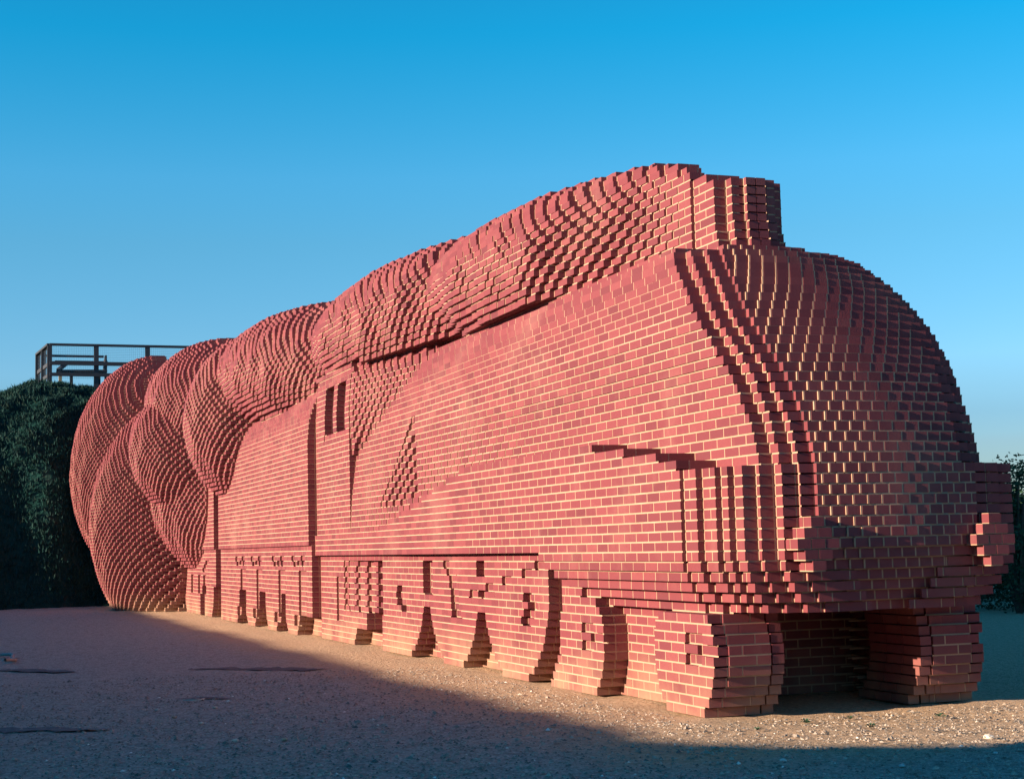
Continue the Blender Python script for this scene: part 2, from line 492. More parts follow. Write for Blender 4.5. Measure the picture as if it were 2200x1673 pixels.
DX = 0.025
GX = np.arange(-36.0, 1.2, DX) + DX / 2
NK = 96
XX, ZZ = np.meshgrid(GX, (np.arange(NK) + .5) * CH)
YA, RA, FA = casing(XX, ZZ)
front_wheel_x = -.25 + np.sqrt(np.maximum(0, .51 ** 2 - (ZZ - .44) ** 2))
cut = (ZZ < .75) & (XX > np.where(ZZ < .75, front_wheel_x, 9)) & (XX > -.2)
YA[cut] = np.nan
SY = steam_y(XX, ZZ)
stm = ~np.isnan(SY) & (np.isnan(YA) | (SY < YA - .015))
YA[stm] = SY[stm]; RA[stm] = RI['steam_plume']; FA[stm] = 999

# ------------------------------------------------------------------ brick layer
BR = {}      # region -> list of (x0,x1,y0,y1,z0,z1, tone, face area)
MO = {}      # region -> quads
J = .012     # joint

def add_brick(reg, b, tone, vis=0):
    BR.setdefault(reg, []).append((*b, tone, vis))

def add_quad(reg, q):
    MO.setdefault(reg, []).append(q)

def lay_side(mir):
    """lay the near (mir=False) or far side, course by course"""
    rr = random.Random(5 if mir else 4)
    def my(a, b): return (a, b) if not mir else (2 * YC - b, 2 * YC - a)
    def ym(a): return a if not mir else 2 * YC - a
    for k in range(NK):
        yk, rk, fk = YA[k], RA[k], FA[k]
        ok = ~np.isnan(yk)
        if mir: ok = ok & ~((GX > -3.0) & (GX < -1.2) & ((k + .5) * CH > 4.30))
        if not ok.any(): continue
        z0 = k * CH + J / 2; z1 = (k + 1) * CH - J / 2
        # segments of one feature
        chg = np.flatnonzero((fk[1:] != fk[:-1]) | (ok[1:] != ok[:-1])) + 1
        st = np.concatenate([[0], chg]); en = np.concatenate([chg, [len(yk)]])
        cells = []
        for a, b in zip(st, en):
            if not ok[a]: continue
            xa = GX[a] - DX / 2; xb = GX[b - 1] + DX / 2
            off = (k % 2) * NH
            p = [xa]
            q = math.ceil((xa - off) / NL + 1e-6) * NL + off
            while q < xb - 1e-6:
                if q - p[-1] > .055: p.append(q)
                q += NL
            if xb - p[-1] < .055 and len(p) > 1: p[-1] = xb
            else: p.append(xb)
            for u, v in zip(p[:-1], p[1:]):
                c = int(((u + v) / 2 - (GX[0] - DX / 2)) / DX)
                rg = int(rk[c])
                fw_ = .105 if mir and u > -2.6 and rg in (RI['valance'], RI['smokebox_corner']) else 0.0
                cells.append((u, v, float(yk[c]) - fw_, rg + 100 if mir and rg >= WR0 else rg, int(fk[c])))
        for i, (u, v, y, reg, ft) in enumerate(cells):
            ia = max(0, int((u - GX[0]) / DX) - 1); ib = min(len(GX), int((v - GX[0]) / DX) + 3)
            blk = YA[max(0, k - 1):min(NK, k + 2), ia:ib]
            vals = blk[~np.isnan(blk)]
            mx = float(vals.max()) if len(vals) else y
            if np.isnan(blk).any(): mx = max(mx, y + .34)
            for nb in (i - 1, i + 1):
                if 0 <= nb < len(cells): mx = max(mx, cells[nb][2])
            back = min(mx + .04, y + 1.6)
            back = max(min(back, YC - .004), min(y + .1025, YC - .004) if y < YC - .03 else y + .1025)
            if u > -2.9 and u < -1.2 and z0 > 4.30: back = min(back, y + .14 + .2 * min(1, max(0, (-1.7 - u))))
            jy = rr.uniform(-.0008, .0008)
            tone = rr.random()
            ya = y + jy
            yb = y + .1025
            if y < YC - .03: yb = min(yb, YC - .004)
            x0, x1 = u + J / 2, v - J / 2
            add_brick(reg, (x0, x1, *my(ya, yb), z0, z1), tone, 0 if mir else 1)
            ya = yb
            while ya < back - .004:
                yb = min(ya + J + .215, back + .002)
                add_brick(reg, (x0, x1, *my(ya + J, yb), z0, z1), rr.random())
                # the joint inside a return, shown on the front facing end
                add_quad(reg, [(x1 - .003, ym(ya), z0), (x1 - .003, ym(ya + J), z0), (x1 - .003, ym(ya + J), z1), (x1 - .003, ym(ya), z1)])
                ya = yb
            # head joint to the next brick
            if i + 1 < len(cells) and abs(cells[i + 1][0] - v) < 1e-6:
                yj = ym(max(y, cells[i + 1][2]) + .0014)
                add_quad(reg, [(x1, yj, z0), (x1 + J, yj, z0), (x1 + J, yj, z1), (x1, yj, z1)])
            # bed joint to the course above, in two halves; front end of the bed
            if k + 1 < NK:
                nh = 2 if v - u > .12 else 1
                for h in range(nh):
                    ua = u + (v - u) * h / nh; ub = u + (v - u) * (h + 1) / nh
                    c = min(len(GX) - 1, int(((ua + ub) / 2 - (GX[0] - DX / 2)) / DX))
                    ya2 = YA[k + 1, c]
                    if np.isnan(ya2): continue
                    yj = ym(max(y, float(ya2)) + .0016)
                    add_quad(reg, [(ua, yj, z1), (ub, yj, z1), (ub, yj, z1 + J), (ua, yj, z1 + J)])
                    if h == nh - 1 and i + 1 < len(cells) and not np.isnan(YA[k + 1, min(len(GX) - 1, c + 4)]):
                        ye = max(y, float(ya2)) + .0035
                        add_quad(reg, [(x1 - .003, ym(ye), z1), (x1 - .003, ym(ye + .33), z1), (x1 - .003, ym(ye + .33), z1 + J), (x1 - .003, ym(ye), z1 + J)])

def lay_front(regname, xf, z0, z1, ya, yb, widths, proud_joint=True, offs=None, depth=.34, seed=1):
    """front facing brickwork: xf(y,z) forward position, ya/yb(z) lateral limits"""
    rr = random.Random(seed)
    k0 = round(z0 / CH); k1 = round(z1 / CH)
    rows = []
    for k in range(k0, k1):
        zc = (k + .5) * CH
        a, b = ya(zc), yb(zc)
        cells = []
        if b - a < .05: rows.append(cells); continue
        q = YC - 20 * NL + (NH / 2 if k % 2 else 0) if offs is None else a + offs[k % 2]
        wi = 0
        p = [a]
        while q < b - 1e-6:
            if q - p[-1] > .04: p.append(q)
            q += widths[wi % len(widths)] if offs is None else widths[(wi + k) % len(widths)]; wi += 1
        if b - p[-1] < .04 and len(p) > 1: p[-1] = b
        else: p.append(b)
        for u, v in zip(p[:-1], p[1:]):
            cells.append((u, v, xf((u + v) / 2, zc)))
        rows.append(cells)
    for ri, cells in enumerate(rows):
        k = k0 + ri
        za = k * CH + J / 2; zb = (k + 1) * CH - J / 2
        for i, (u, v, x) in enumerate(cells):
            mn = x
            for nb in (i - 1, i + 1):
                if 0 <= nb < len(cells): mn = min(mn, cells[nb][2])
            for rj in (ri - 1, ri + 1):
                if 0 <= rj < len(rows) and rows[rj]:
                    for (uu, vv, xx) in rows[rj]:
                        if uu < v and vv > u: mn = min(mn, xx)
            if ri + 1 >= len(rows) or i in (0, len(cells) - 1): mn = min(mn, x - depth)
            back = mn - .05
            xa = x + rr.uniform(-.0008, .0008)
            xb = x - .1025 if proud_joint else x - .215
            y0, y1 = u + J / 2, v - J / 2
            add_brick(regname, (xb, xa, y0, y1, za, zb), rr.random(), 2)
            xa = xb
            while xa > back + .004:
                xb = max(xa - J - .215, back - .02)
                add_brick(regname, (xb, xa - J, y0, y1, za, zb), rr.random())
                for yy in (y0 + .003, y1 - .003):
                    add_quad(regname, [(xa - J, yy, za), (xa, yy, za), (xa, yy, zb), (xa - J, yy, zb)])
                xa = xb
            if i + 1 < len(cells):
                xo = cells[i + 1][2]
                xj = (max(x, xo) if proud_joint else min(x, xo)) - .0018
                add_quad(regname, [(xj, y1, za), (xj, y1 + J, za), (xj, y1 + J, zb), (xj, y1, zb)])
                lo = min(x, xo) - .03
                yy = y1 + .0005 if xo > x else y1 + J - .0005
                if proud_joint and xj > lo:
                    add_quad(regname, [(lo, yy, za), (xj, yy, za), (xj, yy, zb), (lo, yy, zb)])
            if ri + 1 < len(rows) and rows[ri + 1]:
                for (uu, vv, xx) in rows[ri + 1]:
                    a = max(uu, u); b = min(vv, v)
                    if b - a < .004: continue
                    xj = min(x, xx) - .0016
                    add_quad(regname, [(xj, a, zb), (xj, b, zb), (xj, b, zb + J), (xj, a, zb + J)])

lay_side(False)
lay_side(True)

# nose above the casing break
def bulge(y, half): return .058 * (1 - np.clip(abs(y - YC) / half, 0, 1) ** 2)
def xf_up(y, z):
    e = float(e_front(z))
    half = YC - e - .315
    n = 0
    return float(x_edge(z)) + .18 + .03 + float(bulge(y, max(half, .12))) * min(1, max(.25, (half / .6)))
# lower front, drawing in below the buffers
def xf_lo(y, z):
    q = max(0.0, (1.26 - z) / CH)
    return .82 + .03 + float(bulge(y, .62)) - (.030 * q + .003 * q * q)
def nose_y(z): return float(e_front(z)) + .3165 if z > 1.80 else .5345 + float(tuck(z))
lay_front(RI['nose'], lambda y, z: xf_up(y, z) if z > 1.80 else xf_lo(y, z), .75, 3.75, nose_y, lambda z: 2 * YC - nose_y(z) + (.105 if z <= 1.8 else 0), [NH], seed=3)

# front wheels, seen end on, with the dark wall between them
def xf_wheel(y, z): return -.25 + math.sqrt(max(0, .51 ** 2 - (z - .44) ** 2))
WN = 50; WF = 51; BW = 52
lay_front(WN, xf_wheel, 0, .75, lambda z: .1135, lambda z: .46, [NL, NH], False, [0.1125, 0.225], .5, 8)
lay_front(WF, xf_wheel, 0, .75, lambda z: 2 * YC - .46, lambda z: 2 * YC - .1135, [NL, NH], False, [0.1125, 0.225], .5, 9)
lay_front(BW, lambda y, z: -1.1, 0, .825, lambda z: .47, lambda z: 2 * YC - .12, [NL], False, [.2, .0875], .3, 10)
# inner flanks of the front wheels
for sgn in (0, 1):
    for k in range(10):
        zc = (k + .5) * CH
        w = math.sqrt(max(0, .51 ** 2 - (zc - .44) ** 2))
        for j, (a, b) in enumerate(((w - .23, w), (w - .46, w - .24), (w - .7, w - .47))):
            y0, y1 = (.47, .565) if sgn == 0 else (2 * YC - .565, 2 * YC - .47)
            add_brick(WN if sgn == 0 else WF, (-.25 + a, -.25 + b - (.004 if j == 0 else 0), y0, y1, k * CH + .005, k * CH + .07), rnd.random())

# stepped buffers on the beam
BUF = (53, 54)
BUFM = []
for s in (0, 1):
    yc0 = .475 if s == 0 else 2 * YC - .36
    for k, nb in zip(range(14, 19), (1, 2, 3, 2, 1)):
        for j in range(nb):
            c = yc0 + (j - (nb - 1) / 2) * NH
            xa = .955 + rnd.uniform(-.002, .002)
            z0 = k * CH + .005
            add_brick(BUF[s], (xa - .1025, xa, c - NH / 2 + .005, c + NH / 2 - .005, z0, z0 + .065), rnd.random(), 2)
            add_brick(BUF[s], (xa - .33, xa - .1125, c - NH / 2 + .005, c + NH / 2 - .005, z0, z0 + .065), rnd.random())
    MB_ = []
    for k, nb in zip(range(14, 19), (1, 2, 3, 2, 1)):
        w = nb * NH / 2 - .008
        MB_.append((.955 - .33, .955 - .006, yc0 - w, yc0 + w, k * CH - .004, k * CH + .074))
    BUFM.append(MB_)

# ------------------------------------------------------------------ objects of the locomotive
loco = empty('brick_locomotive', (0, YC, 0))
tag(loco, 'giant streamlined steam locomotive built of red brick with billowing brick steam', 'brick sculpture')

def part_name(r):
    if r < WR0: return {'wheel_gap': 'wheel_recess', 'underframe': 'underframe'}.get(REG[r], REG[r])
    if r in (WN, WF): return 'wheel'
    if r == BW: return 'wheel_recess'
    if r in BUF: return 'buffer'
    return 'wheel'

# merge: the near front wheel is disc 0 plus its end face; the same recess region for the dark wall
MERGE = {WN: WR0, WF: WR0 + 100, BW: RI['wheel_gap']}
for src, dst in MERGE.items():
    BR.setdefault(dst, []).extend(BR.pop(src, [])); MO.setdefault(dst, []).extend(MO.pop(src, []))

def project(P):
    d = P - np.array(CP)
    zc = d @ np.array(FW)
    return np.stack([d @ np.array(RX) / zc, d @ np.array(DN) / zc], -1)

allb = []
for reg, lst in BR.items():
    A = np.array(lst)
    sc = np.zeros(len(A))
    for vis, c in ((1, [(0, 2, 4), (1, 2, 4), (1, 2, 5), (0, 2, 5)]), (2, [(1, 2, 4), (1, 3, 4), (1, 3, 5), (1, 2, 5)])):
        P = np.stack([np.stack([A[:, i], A[:, j], A[:, k]], -1) for i, j, k in c], 1)
        q = project(P)
        ar = 0.5 * np.abs((q[:, 2, 0] - q[:, 0, 0]) * (q[:, 3, 1] - q[:, 1, 1]) - (q[:, 3, 0] - q[:, 1, 0]) * (q[:, 2, 1] - q[:, 0, 1]))
        sc = np.where(A[:, 7] == vis, ar, sc)
    if reg == RI['wheel_gap']: sc *= 0
    allb += [(sc[i], reg, i) for i in range(len(A))]
allb.sort(reverse=True)
single = {}
for s_, reg, i in allb[:300]:
    if s_ > 0: single.setdefault(reg, set()).add(i)

# unit brick shared by every separately placed brick
ub = bpy.data.meshes.new('brick')
bm = bmesh.new(); bmesh.ops.create_cube(bm, size=1.0); bm.to_mesh(ub); bm.free()
ub.materials.append(M_BRICK1)
OFF = np.array([0, YC, 0])
LBL = {'chimney': None}
for reg in sorted(BR):
    nm = part_name(reg)
    A = np.array(BR[reg]); Q = np.array(MO.get(reg, [])).reshape(-1, 4, 3)
    keep = np.ones(len(A), bool)
    for i in single.get(reg, ()): keep[i] = False
    B = A[:, :6].copy(); B[:, 2:4] -= YC
    if reg in BUF:
        mb_ = np.array(BUFM[BUF.index(reg)]); mb_[:, 2:4] -= YC
        root = boxes_mesh(nm, mb_, np.zeros(len(mb_)), M_MORTAR, loco)
    elif len(Q):
        root = quads_mesh(nm, Q - OFF, M_MORTAR, loco)
    else:
        root = empty(nm, (0, 0, 0), loco)
    if keep.any():
        o = boxes_mesh('brickwork', B[keep], A[keep, 6], M_BRICK, root)
        o['kind'] = 'stuff'
    for i in sorted(single.get(reg, ())):
        b = bpy.data.objects.new('brick', ub)
        x0, x1, y0, y1, z0, z1 = B[i]
        b.location = ((x0 + x1) / 2, (y0 + y1) / 2, (z0 + z1) / 2)
        b.scale = (x1 - x0, y1 - y0, z1 - z0)
        link(b, root)
print('bricks', sum(len(v) for v in BR.values()), 'mortar quads', sum(len(v) for v in MO.values()))

# solid fill inside the walls so that no light passes through
core = bmesh.new()
def core_box(x0, x1, y0, y1, z0, z1):
    r = bmesh.ops.create_cube(core, size=1.0)
    for v in r['verts']:
        v.co = Vector(((x0 + x1) / 2 + v.co.x * (x1 - x0), (y0 + y1) / 2 + v.co.y * (y1 - y0), (z0 + z1) / 2 + v.co.z * (z1 - z0)))
core_box(-27, -1.75, -.55, .55, 0.0, 3.3)
core_box(-1.7, .1, -.5, .5, .86, 2.6)
core_box(-34, -6, -.45, .45, 3.3, 4.4)
core_box(-33, -27, -.6, .6, 0.0, 4.4)
cm = bpy.data.meshes.new('inner_fill'); core.to_mesh(cm); core.free()
cm.materials.append(M_MORTAR)
link(bpy.data.objects.new('inner_fill', cm), loco)

# ------------------------------------------------------------------ vegetation materials
def leaf_mat(name, a, b, c_):
    mt, n, l, p = newmat(name)
    geo = n.new('ShaderNodeNewGeometry')
    at = n.new('ShaderNodeAttribute'); at.attribute_name = 'tone'
    col = ramp(n, l, at.outputs['Fac'], [(0.0, a), (0.55, b), (1.0, c_)])
    l.new(col, p.inputs['Base Color'])
    p.inputs['Roughness'].default_value = 0.7
    p.inputs['Specular IOR Level'].default_value = 0.2
    return mt
M_GRASS = leaf_mat('grass_blades', (0.004, 0.032, 0.031), (0.007, 0.050, 0.044), (0.030, 0.050, 0.036))
M_LEAF = leaf_mat('leaves', (0.020, 0.050, 0.028), (0.035, 0.080, 0.040), (0.060, 0.110, 0.055))

def soil_mat():
    mt, n, l, p = newmat('grassy_bank')
    geo = n.new('ShaderNodeNewGeometry')
    pos = geo.outputs['Position']
    f = noise(n, l, pos, 1.6, 5, 0.65)
    c = ramp(n, l, f, [(0.35, (0.006, 0.034, 0.030)), (0.62, (0.010, 0.048, 0.040)), (0.80, (0.070, 0.058, 0.045))])
    l.new(c, p.inputs['Base Color'])
    p.inputs['Roughness'].default_value = 0.95
    p.inputs['Specular IOR Level'].default_value = 0.1
    b = n.new('ShaderNodeBump'); b.inputs['Strength'].default_value = 1.0; b.inputs['Distance'].default_value = 0.08
    l.new(noise(n, l, pos, 9, 4), b.inputs['Height']); l.new(b.outputs[0], p.inputs['Normal'])
    return mt
M_SOIL = soil_mat()

# ------------------------------------------------------------------ the mound the locomotive comes out of
def mound_z(x, y):
    d = -31.6 - x + 0.35 * math.sin(y * .9) + .2 * math.sin(y * 2.3 + 1)
    # rounded shoulder towards the left
    top = 6.2 - 0.15 * max(0, -2.4 - y) ** 2 - 0.012 * max(0, y - 8) ** 2
    top = max(top, 2.6)
    t = max(0.0, min(1.0, d / 5.2))
    h = top * (1 - (1 - t) ** 2.1) if d > 0 else 0
    b = max(0.0, min(1.0, (-38.2 - 9 - x) / 14)) if x < -47 else 0
    h = h * (1 - b * b * (3 - 2 * b))
    n = .17 * vnoise(x * .8, y * .8, 2) + .11 * vnoise(x * 1.9, y * 2.1, 5) + .06 * vnoise(x * 4.1, y * 4.3, 1)
    return h + n * min(1, max(0, d) * .8) * (1 if t < .98 else .35) - (.05 if d <= 0 else 0)

def make_mound():
    xs = np.concatenate([np.arange(-64, -42, 1.5), np.arange(-42, -31, .22)])
    ys = np.concatenate([np.arange(-34, -8, 1.3), np.arange(-8, 4, .22), np.arange(4, 36, 1.6)])
    nx, ny = len(xs), len(ys)
    V = np.zeros((nx, ny, 3))
    for i, x in enumerate(xs):
        for j, y in enumerate(ys):
            V[i, j] = (x, y, mound_z(x, y))
    idx = np.arange(nx * ny).reshape(nx, ny)
    F = np.stack([idx[:-1, :-1], idx[1:, :-1], idx[1:, 1:], idx[:-1, 1:]], -1).reshape(-1, 4)
    o = mesh_np('grassy_mound', V, F, np.full(len(F), 4), [M_SOIL], smooth=True)
    tag(o, 'steep dark green grassy mound behind the brick steam', None, None, 'structure')
make_mound()

def tufts(name, pts, mat, hmin, hmax, wid, kind='stuff', label=None, seed=2, blades=5, parent=None, lean=.5):
    r = random.Random(seed)
    V = []; F = []; T = []
    for (x, y, z) in pts:
        tn = r.random()
        for b in range(blades):
            a = r.uniform(0, 6.283); h = r.uniform(hmin, hmax); w = wid * r.uniform(.6, 1.4)
            ox, oy = r.uniform(-.1, .1), r.uniform(-.1, .1)
            lx, ly = math.cos(a) * h * lean * r.random(), math.sin(a) * h * lean * r.random()
            px, py = -math.sin(a) * w, math.cos(a) * w
            i = len(V)
            V += [(x + ox - px, y + oy - py, z - .03), (x + ox + px, y + oy + py, z - .03), (x + ox + lx, y + oy + ly, z + h)]
            F.append((i, i + 1, i + 2)); T.append(min(1, max(0, tn * .75 + r.uniform(-.1, .25))))
    o = mesh_np(name, V, F, np.full(len(F), 3), [mat], tone=T, parent=parent)
    if kind: o['kind'] = kind
    if label: o['label'] = label
    return o

pts = []
for i in range(26000):
    x = -31.7 - 6.5 * rnd.random(); y = rnd.uniform(-8, 3)
    if y > -1.0 and x > -34: continue
    if vnoise(x * 1.1, y * 1.1, 4) > .62 and rnd.random() < .7: continue
    pts.append((x, y, mound_z(x, y)))
tufts('grass', pts, M_GRASS, .03, .11, .016, label='rough dark grass growing over the mound', blades=6, lean=1.2)

# bank out of view on the sun side, whose shadow lies on the gravel
def make_bank():
    xs = np.concatenate([np.arange(-70, -2, 1.0), np.arange(-2, 8, .25), np.arange(8, 40, 1.2)])
    prof = [(-6, 0), (-3.5, .35), (-1.8, .66), (-.6, .92), (0, 1), (.8, .97), (2.5, .72), (4.5, .36), (7, 0)]
    V = np.zeros((len(xs), len(prof), 3))
    for i, x in enumerate(xs):
        h = float(np.interp(x, [-70, -34, 1.6, 2.1, 2.75, 3.25, 3.6, 4.6, 9, 20, 40], [4.06, 4.03, 4.10, 4.13, 4.28, 4.54, 4.90, 6.2, 6.8, 6.5, 3.5]))
        h += .015 * math.sin(x * 2.1) + .014 * math.sin(x * 5.3 + 1) + .010 * math.sin(x * 13)
        for j, (dy, f) in enumerate(prof):
            V[i, j] = (x, -16 - dy, h * f - (.05 if f == 0 else 0))
    nx, ny = len(xs), len(prof)
    idx = np.arange(nx * ny).reshape(nx, ny)
    F = np.stack([idx[:-1, :-1], idx[1:, :-1], idx[1:, 1:], idx[:-1, 1:]], -1).reshape(-1, 4)
    o = mesh_np('grassy_bank', V, F, np.full(len(F), 4), [M_SOIL], smooth=True)
    tag(o, 'long grassy bank beside the gravel on the sunny side', None, None, 'structure')
make_bank()

# ------------------------------------------------------------------ gravel stones and litter
def stones():
    r = random.Random(21)
    ico = [(0, 0, 1), (.89, 0, .45), (.28, .85, .45), (-.72, .53, .45), (-.72, -.53, .45), (.28, -.85, .45), (.72, .53, -.45), (-.28, .85, -.45), (-.89, 0, -.45), (-.28, -.85, -.45), (.72, -.53, -.45), (0, 0, -1)]
    V = []; F = []; T = []
    octf = [(0, 2, 4), (2, 1, 4), (1, 3, 4), (3, 0, 4)]
    n = 0
    while n < 42000:
        # nearer stones are denser
        d = 3.2 + 14 * r.random() ** 1.6
        a = r.uniform(-.36, .36)
        fx, fy = FW.x, FW.y
        ln = math.hypot(fx, fy)
        dx, dy = fx / ln, fy / ln
        x = CP.x + d * (dx * math.cos(a) - dy * math.sin(a)); y = CP.y + d * (dy * math.cos(a) + dx * math.sin(a))
        if x < .4 and y > -.15: continue
        s = r.uniform(.004, .014) * (1 if r.random() < .96 else 1.8)
        t = r.random()
        t = t * .72 if r.random() < .994 else r.uniform(.85, 1)
        i = len(V)
        ca, sa = math.cos(a * 40 + n), math.sin(a * 40 + n)
        ex = r.uniform(.8, 1.6)
        z = .010 * vnoise(x, y) + .004
        for (px, py, pz) in ((1, 0, 0), (-1, 0, 0), (0, .8, 0), (0, -.8, 0), (.15, .1, .75)):
            qx, qy = px * s * ex, py * s
            V.append((x + ca * qx - sa * qy, y + sa * qx + ca * qy, z + pz * s - .003))
        for f in octf:
            F.append([i + q for q in f]); T.append(t)
        n += 1
    mt, nn, l, p = newmat('pebbles')
    at = nn.new('ShaderNodeAttribute'); at.attribute_name = 'tone'
    col = ramp(nn, l, at.outputs['Fac'], [(0, (0.12, .10, .085)), (.45, (.33, .26, .20)), (.75, (.52, .42, .33)), (.85, (.78, .70, .60)), (1, (.86, .80, .72))])
    l.new(col, p.inputs['Base Color']); p.inputs['Roughness'].default_value = .85
    o = mesh_np('gravel', V, F, np.full(len(F), 3), [mt], tone=T)
    tag(o, 'loose pebbles scattered over the gravel', None, None, 'stuff')
stones()

def rock(name, loc, size, col, seed, label, cat, group=None, flat=.6):
    r = random.Random(seed)
    bm = bmesh.new()
    bmesh.ops.create_icosphere(bm, subdivisions=2, radius=1)
    for v in bm.verts:
        k = 1 + r.uniform(-.16, .16)
        v.co = Vector((v.co.x * size * k * 1.3, v.co.y * size * k, v.co.z * size * flat * k))
    me = bpy.data.meshes.new(name); bm.to_mesh(me); bm.free()
    mt, n, l, p = newmat(name)
    geo = n.new('ShaderNodeNewGeometry')
    f = noise(n, l, geo.outputs['Position'], 40, 3)
    l.new(mixc(n, l, f, tuple(c * .7 for c in col), col), p.inputs['Base Color']); p.inputs['Roughness'].default_value = .85
    me.materials.append(mt)
    o = bpy.data.objects.new(name, me); o.location = loc; o.rotation_euler.z = r.uniform(0, 6)
    link(o)
    tag(o, label, cat, group)
    return o

def gz(x, y): return 0.016 * vnoise(x, y) + 0.012 * vnoise(x * 2.7, y * 2.9, 3)
PALE = (.70, .62, .52); ORNG = (.62, .36, .22); GREYW = (.60, .57, .52)
for k, (x, y, sz_, c, lb) in enumerate([
    (-2.85, -3.52, .016, PALE, 'pale pebble lying beside a second one left of centre in the shaded gravel'),
    (-2.35, -3.45, .017, ORNG, 'orange brown pebble just in front of the pale pair in the shaded gravel'),
    (-2.85, -3.05, .018, (.72, .60, .44), 'yellowish pebble right of the pale one in the left foreground'),
    (-1.60, -3.35, .015, (.72, .64, .50), 'small cream pebble on its own nearer than the orange one'),
    (-.45, -3.30, .020, (.70, .63, .48), 'long cream pebble near the bottom edge, left of the tan one'),
    (-.35, -2.98, .020, (.55, .40, .26), 'tan pebble with a dark shadow near the bottom edge of the shaded gravel'),
    (1.95, 1.05, .030, PALE, 'largest pale pebble, at the right just in front of the sunlit sand'),
    (2.30, -.62, .016, (.78, .74, .68), 'white pebble in the shaded gravel below the near buffer'),
    (2.72, -.10, .018, GREYW, 'grey white pebble near the bottom edge under the front of the train'),
    (2.60, .62, .014, (.74, .70, .64), 'small white pebble in the shaded gravel below the far buffer')]):
    rock('stone', (x, y, gz(x, y) + .004), sz_, c, 40 + k, lb, 'stone', 'stones lying on the gravel')

# damp ruts with their own ragged outline, a few millimetres proud of the gravel
def damp(name, x0, y0, x1, y1, w, label, seed):
    r = random.Random(seed)
    n = 26
    L = []; R = []
    dx, dy = x1 - x0, y1 - y0; ln = math.hypot(dx, dy); px, py = -dy / ln, dx / ln
    for i in range(n + 1):
        t = i / n
        ww = w * (math.sin(math.pi * min(1, max(0.03, t))) ** .5) * r.uniform(.55, 1.1)
        of = r.uniform(-.15, .15) * w
        bx, by = x0 + dx * t, y0 + dy * t
        for lst, sg in ((L, 1), (R, -1)):
            x = bx + px * (sg * ww / 2 + of); y = by + py * (sg * ww / 2 + of)
            lst.append((x, y, gz(x, y) + .004))
    V = L + R
    F = [(i, i + n + 1, i + n + 2, i + 1) for i in range(n)]
    F = [f[::-1] for f in F]
    mt, nn, l, p = newmat(name)
    geo = nn.new('ShaderNodeNewGeometry')
    f = noise(nn, l, geo.outputs['Position'], 30, 4)
    l.new(ramp(nn, l, f, [(.3, (.045, .045, .05)), (.7, (.12, .105, .10))]), p.inputs['Base Color'])
    p.inputs['Roughness'].default_value = .8
    o = mesh_np(name, V, F, np.full(n, 4), [mt])
    tag(o, label, None, None, 'structure')
damp('damp_rut', -9.6, -5.2, -7.75, -3.78, .42, 'dark damp rut in the gravel at the left edge', 1)
damp('damp_rut', -7.5, -2.6, -6.55, -1.25, .34, 'thin dark damp rut in the gravel below the tender', 2)
damp('damp_rut', -2.2, -5.1, -1.65, -4.0, .30, 'dark damp rut in the gravel at the lower left', 3)
damp('damp_rut', -3.95, -3.22, -3.5, -2.75, .10, 'short dark hollow in the gravel left of centre', 4)

def tube(name, pts_, rad, mat, label=None, cat=None, seg=6, parent=None):
    V = []; F = []
    n = len(pts_)
    for i, q in enumerate(pts_):
        a = Vector(pts_[max(0, i - 1)]); b = Vector(pts_[min(n - 1, i + 1)])
        d = (b - a).normalized()
        u = d.cross(Vector((0, 0, 1)));
        u = u.normalized() if u.length > 1e-4 else Vector((1, 0, 0))
        v = d.cross(u)
        for k in range(seg):
            an = 2 * math.pi * k / seg
            V.append(tuple(Vector(q) + u * math.cos(an) * rad + v * math.sin(an) * rad))
    for i in range(n - 1):
        for k in range(seg):
            F.append((i * seg + k, i * seg + (k + 1) % seg, (i + 1) * seg + (k + 1) % seg, (i + 1) * seg + k))
    o = mesh_np(name, V, F, np.full(len(F), 4), [mat], smooth=True, parent=parent)
    if label: tag(o, label, cat)
    return o

def plain(name, col, rough=.8, metal=0):
    mt, n, l, p = newmat(name)
    geo = n.new('ShaderNodeNewGeometry')
    l.new(mixc(n, l, noise(n, l, geo.outputs['Position'], 14, 3), tuple(c * .7 for c in col), tuple(min(1, c * 1.2) for c in col)), p.inputs['Base Color'])
    p.inputs['Roughness'].default_value = rough; p.inputs['Metallic'].default_value = metal
    return mt
M_ROPE = plain('rope_fibre', (.30, .29, .27))
rp_ = []
for i in range(15):
    t = i / 14
    rp_.append((-11.3 + 1.3 * t, -4.50 + .20 * math.sin(t * 3.0) + .05 * math.sin(t * 9), .03 + .015 * math.sin(t * 7)))
tube('rope', rp_, .022, M_ROPE, 'pale curved piece of rope lying on the gravel at the left edge', 'rope')
M_RIM = plain('pale_green_rim', (.40, .52, .46), .5)
rm = []
for i in range(11):
    a = math.pi * (.15 + .75 * i / 10)
    rm.append((-3.62 + .10 * math.sin(a) * 1.2, -3.12 + .10 * math.cos(a) * -1.0, .014))
tube('curved_rim', rm, .006, M_RIM, 'pale green curved rim half sunk in the gravel by the short dark hollow', 'litter')

